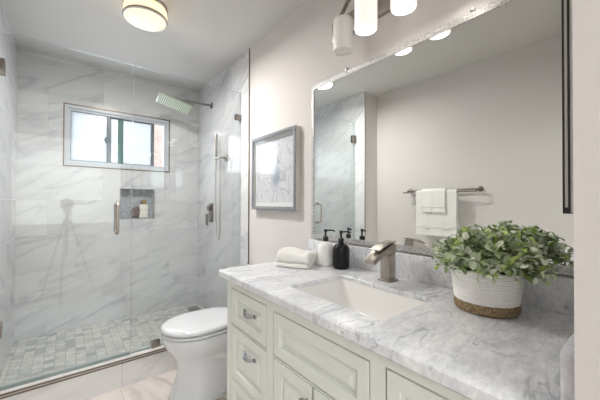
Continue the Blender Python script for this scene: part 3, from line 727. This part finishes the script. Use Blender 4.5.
mb = MB(); holes(mb, 'YZ', FY0+.022, FY1-.022, FZ0+.022, FZ1-.022, XR-.018, XR-.014, [(FY0+.05, FY1-.05, FZ0+.055, FZ1-.045)])
pf.part(mb, 'mat_board', M['mat_board'], smooth=0)
ar = MB().box(XR-.014, XR-.010, FY0+.022, FY1-.022, FZ0+.022, FZ1-.022).obj('drawing', M['art'], smooth=0)
ar.parent = pf.e; ar.matrix_parent_inverse = Matrix.Translation(-Vector(pf.loc))
pf.part(MB().box(FX+.007, FX+.009, FY0+.024, FY1-.024, FZ0+.024, FZ1-.024), 'picture_glass', M['picture_glass'], smooth=0)

# ------------------------------------------------------------------ vanity light, four shades
vl = Rooted('vanity_light', 'nickel vanity light with four opal cylinder shades above mirror', 'light fixture', (XR-.001, .743, 2.2))
vl.part(MB().box(XR-.026, XR-.001, .305, 1.181, EYE+.909, EYE+1.018, .003), 'backplate', mat('satin_plate', (.42, .38, .35), .35, .9))
SH = [(1.095, 1.025), (1.042, .837), (1.042, .649), (1.095, .461)]
pts = []
for k in range(25):
    u = k/24; y = 1.06-.634*u; pts.append((1.11-.075*math.sin(PI*u), y, 2.215+.075*math.sin(PI*u)))
vl.part(MB().sweep_rect(pts, .022, .006, side=Vector((1, 0, 0))), 'arched_bar', M['nickel'])
vl.part(MB().tube([(XR-.02, .743, 2.20), (1.10, .743, 2.24), (1.037, .743, 2.288)], .008, 10).tube([(XR-.02, .743, 2.24), (1.11, .90, 2.262), (1.06, .92, 2.262)], .005, 8).tube([(XR-.02, .743, 2.24), (1.11, .586, 2.262), (1.06, .566, 2.262)], .005, 8), 'bar_support', M['nickel'])
for i, (sx, sy) in enumerate(SH):
    zt, zb = 2.180, 2.020 - (.004 if i == 0 else 0)
    u = (1.06-sy)/.634; zbar = 2.215+.075*math.sin(PI*u)
    vl.part(MB().lathe([(.006, zbar), (.006, zt+.012), (.024, zt+.010), (.026, zt-.001), (.026, zt-.004)], (sx, sy, 0), 'Z', 20), 'socket', M['nickel'])
    lit = i != 0
    mb = MB().lathe([(.020, zt), (.044, zt), (.049, zt-.005), (.050, zt-.012), (.050, zb+.004), (.049, zb), (.046, zb), (.045, zb+.006), (.045, zb+.012), (.0, zb+.012)], (sx, sy, 0), 'Z', 40, cap1=False)
    if lit: vl.part(MB().lathe([(.0, zb+.0115), (.036, zb+.0115), (.036, zb+.008), (.0, zb+.006)], (sx, sy, 0), 'Z', 32, cap0=False, cap1=False), 'bulb', M['bulb'])
    sh_ = vl.part(mb, 'lamp_shade', M['shade_lit'] if lit else M['shade_unlit'], smooth=50)
    if not lit: sh_['label'] = 'unlit opal shade at the left end'

# ------------------------------------------------------------------ flush ceiling light
fl = Rooted('ceiling_light', 'round flush ceiling light with warm glowing glass and nickel ring', 'ceiling light', (.396, 2.135, CZ))
cx, cy = .396, 2.135
KD = .91
fl.part(MB().lathe([(.128, CZ-.001), (.142, CZ-.003), (.144, CZ-.012), (.138, CZ-.018)], (cx, cy, 0), 'Z', 48, sc=(KD, KD)), 'ceiling_plate', M['nickel'])
fl.part(MB().lathe([(.134, CZ-.017), (.140, CZ-.030), (.142, CZ-.055), (.139, CZ-.078)], (cx, cy, 0), 'Z', 48, sc=(KD, KD)), 'glass_drum', M['dome_lit'])
fl.part(MB().lathe([(.128, CZ-.077), (.142, CZ-.077), (.1455, CZ-.082), (.1455, CZ-.092), (.141, CZ-.096), (.131, CZ-.096)], (cx, cy, 0), 'Z', 48, sc=(KD, KD), cap0=False, cap1=False), 'metal_ring', M['nickel'])
fl.part(MB().lathe([(.130, CZ-.094), (.115, CZ-.104), (.085, CZ-.113), (.045, CZ-.119), (.0, CZ-.121)], (cx, cy, 0), 'Z', 48, sc=(KD, KD), cap1=False), 'glass_bowl', M['dome_lit'], smooth=60)

ld = bpy.data.lights.new('ceiling_lamp_glow', 'AREA'); ld.shape = 'DISK'; ld.size = .20; ld.energy = 9.5; ld.color = (1, .98, .955)
lo = bpy.data.objects.new('ceiling_lamp_glow', ld); C.objects.link(lo); lo.location = (0, 0, -.124); lo.parent = fl.e

# ------------------------------------------------------------------ towel bar and towels on the left wall (in the mirror)
TBx, TBz = XN+.095, EYE+.112
tb = Rooted('towel_bar', 'double bar nickel towel rail on the left wall in the mirror', 'towel rail', (XN+.001, 1.40, 1.36))
for y in (1.735, 1.052):
    tb.part(MB().lathe([(.026, XN+.001), (.026, XN+.008), (.012, XN+.012), (.010, XN+.05)], (0, y, EYE+.132), 'X', 20).tube([(XN+.045, y, EYE+.132), (XN+.075, y, EYE+.120), (TBx, y, TBz)], .008, 10), 'mount', M['dark_nickel'])
tb.part(MB().tube([(XN+.045, 1.76, EYE+.132), (XN+.045, 1.03, EYE+.132)], .0075, 12), 'rear_bar', M['dark_nickel'])
tb.part(MB().tube([(TBx, 1.775, TBz), (TBx, 1.055, TBz)], .0075, 12), 'front_bar', M['dark_nickel'])
def hang(y0, y1, front, back, thick, off, seed):
    """cloth folded over the front bar: inverted U profile, rippled"""
    n = 22; rings = []; rn = random.Random(seed)
    r_ = .0085+off
    prof = [(-r_, -back)]; 
    for k in range(6): prof.append((-r_, -back+back*(k+1)/7))
    for k in range(9): a = PI-PI*k/8; prof.append((r_*math.cos(a), r_*math.sin(a)))
    for k in range(14): prof.append((r_+.004*k/13, -front*(k+1)/14))
    rev = []
    for i, (a, b3) in enumerate(prof):
        rev.append((a, b3))
    def outer(i):
        a, b3 = prof[i]
        p0 = prof[max(i-1, 0)]; p1 = prof[min(i+1, len(prof)-1)]; tx, tz = p1[0]-p0[0], p1[1]-p0[1]; l_ = math.hypot(tx, tz) or 1
        return (a - tz/l_*thick, b3 + tx/l_*thick)
    full = prof + [outer(i) for i in range(len(prof)-1, -1, -1)]
    for k in range(n+1):
        u = k/n; y = y0+(y1-y0)*u; ring = []
        for (dx, dz) in full:
            hang_ = max(0, -dz)/max(front, .01)
            rip = .0035*math.sin(u*14+seed)*hang_ + .002*math.sin(u*31+seed*2)*hang_
            ring.append((TBx+dx+rip, y+.004*hang_*math.sin(dz*25+seed), TBz+dz))
        rings.append(ring)
    return MB().loft(rings)
bt = Rooted('bath_towel', 'large white bath towel hanging over the rail in the mirror', 'towel', (TBx, 1.41, TBz))
o_ = bt.part(hang(1.215, 1.615, .43, .34, .009, .001, 1), 'cloth', M['towel'], smooth=70)
bt.part(hang(1.214, 1.616, .345, .0, .0005, .012, 1) if 0 else MB().box(TBx+.0225, TBx+.0255, 1.216, 1.614, TBz-.36, TBz-.325, .001), 'woven_band', M['towel_band'])
ht = Rooted('hand_towel', 'small white hand towel layered over the bath towel in the mirror', 'towel', (TBx, 1.42, TBz))
ht.part(hang(1.315, 1.552, .20, .16, .010, .016, 4), 'cloth', M['towel'], smooth=70)
ht.part(MB().box(TBx+.0375, TBx+.0405, 1.316, 1.551, TBz-.155, TBz-.135, .001), 'woven_band', M['towel_band'])

# ------------------------------------------------------------------ camera on tripod (seen as a reflection in the glass)
tr = Rooted('tripod', 'black camera tripod reflected faintly in the shower glass', 'tripod', (0, -.14, 0))
tr.part(MB().tube([(0, -.14, .55), (0, -.14, 1.12)], .016, 12), 'column', M['camera_black'])
tr.part(MB().box(-.045, .045, -.18, -.10, 1.10, 1.165, .01).tube([(0, -.16, 1.13), (.05, -.28, 1.06)], .008, 8), 'tripod_head', M['camera_black'])
for k in range(3):
    a = math.radians(100+120*k); dx, dy = math.cos(a), math.sin(a)
    tr.part(MB().tube([(.03*dx, -.14+.03*dy, 1.02), (.17*dx, -.14+.17*dy, .55), (.33*dx, -.14+.33*dy, .012)], .012, 10, rr=[.016, .013, .010]), 'leg', M['camera_black'])
tg_ = Rooted('photo_camera', 'black camera standing on the tripod head', 'camera', (0, -.14, 1.166))
tg_.part(MB().box(-.07, .07, -.175, -.11, 1.166, 1.27, .012, 3).box(-.03, .03, -.17, -.115, 1.26, 1.29, .008), 'camera_body', M['camera_black'])
tg_.part(MB().lathe([(.032, -.112), (.034, -.06), (.036, -.045), (.030, -.045), (.028, -.055)], (0, 0, 1.22), 'Y', 24), 'lens', M['camera_black'])
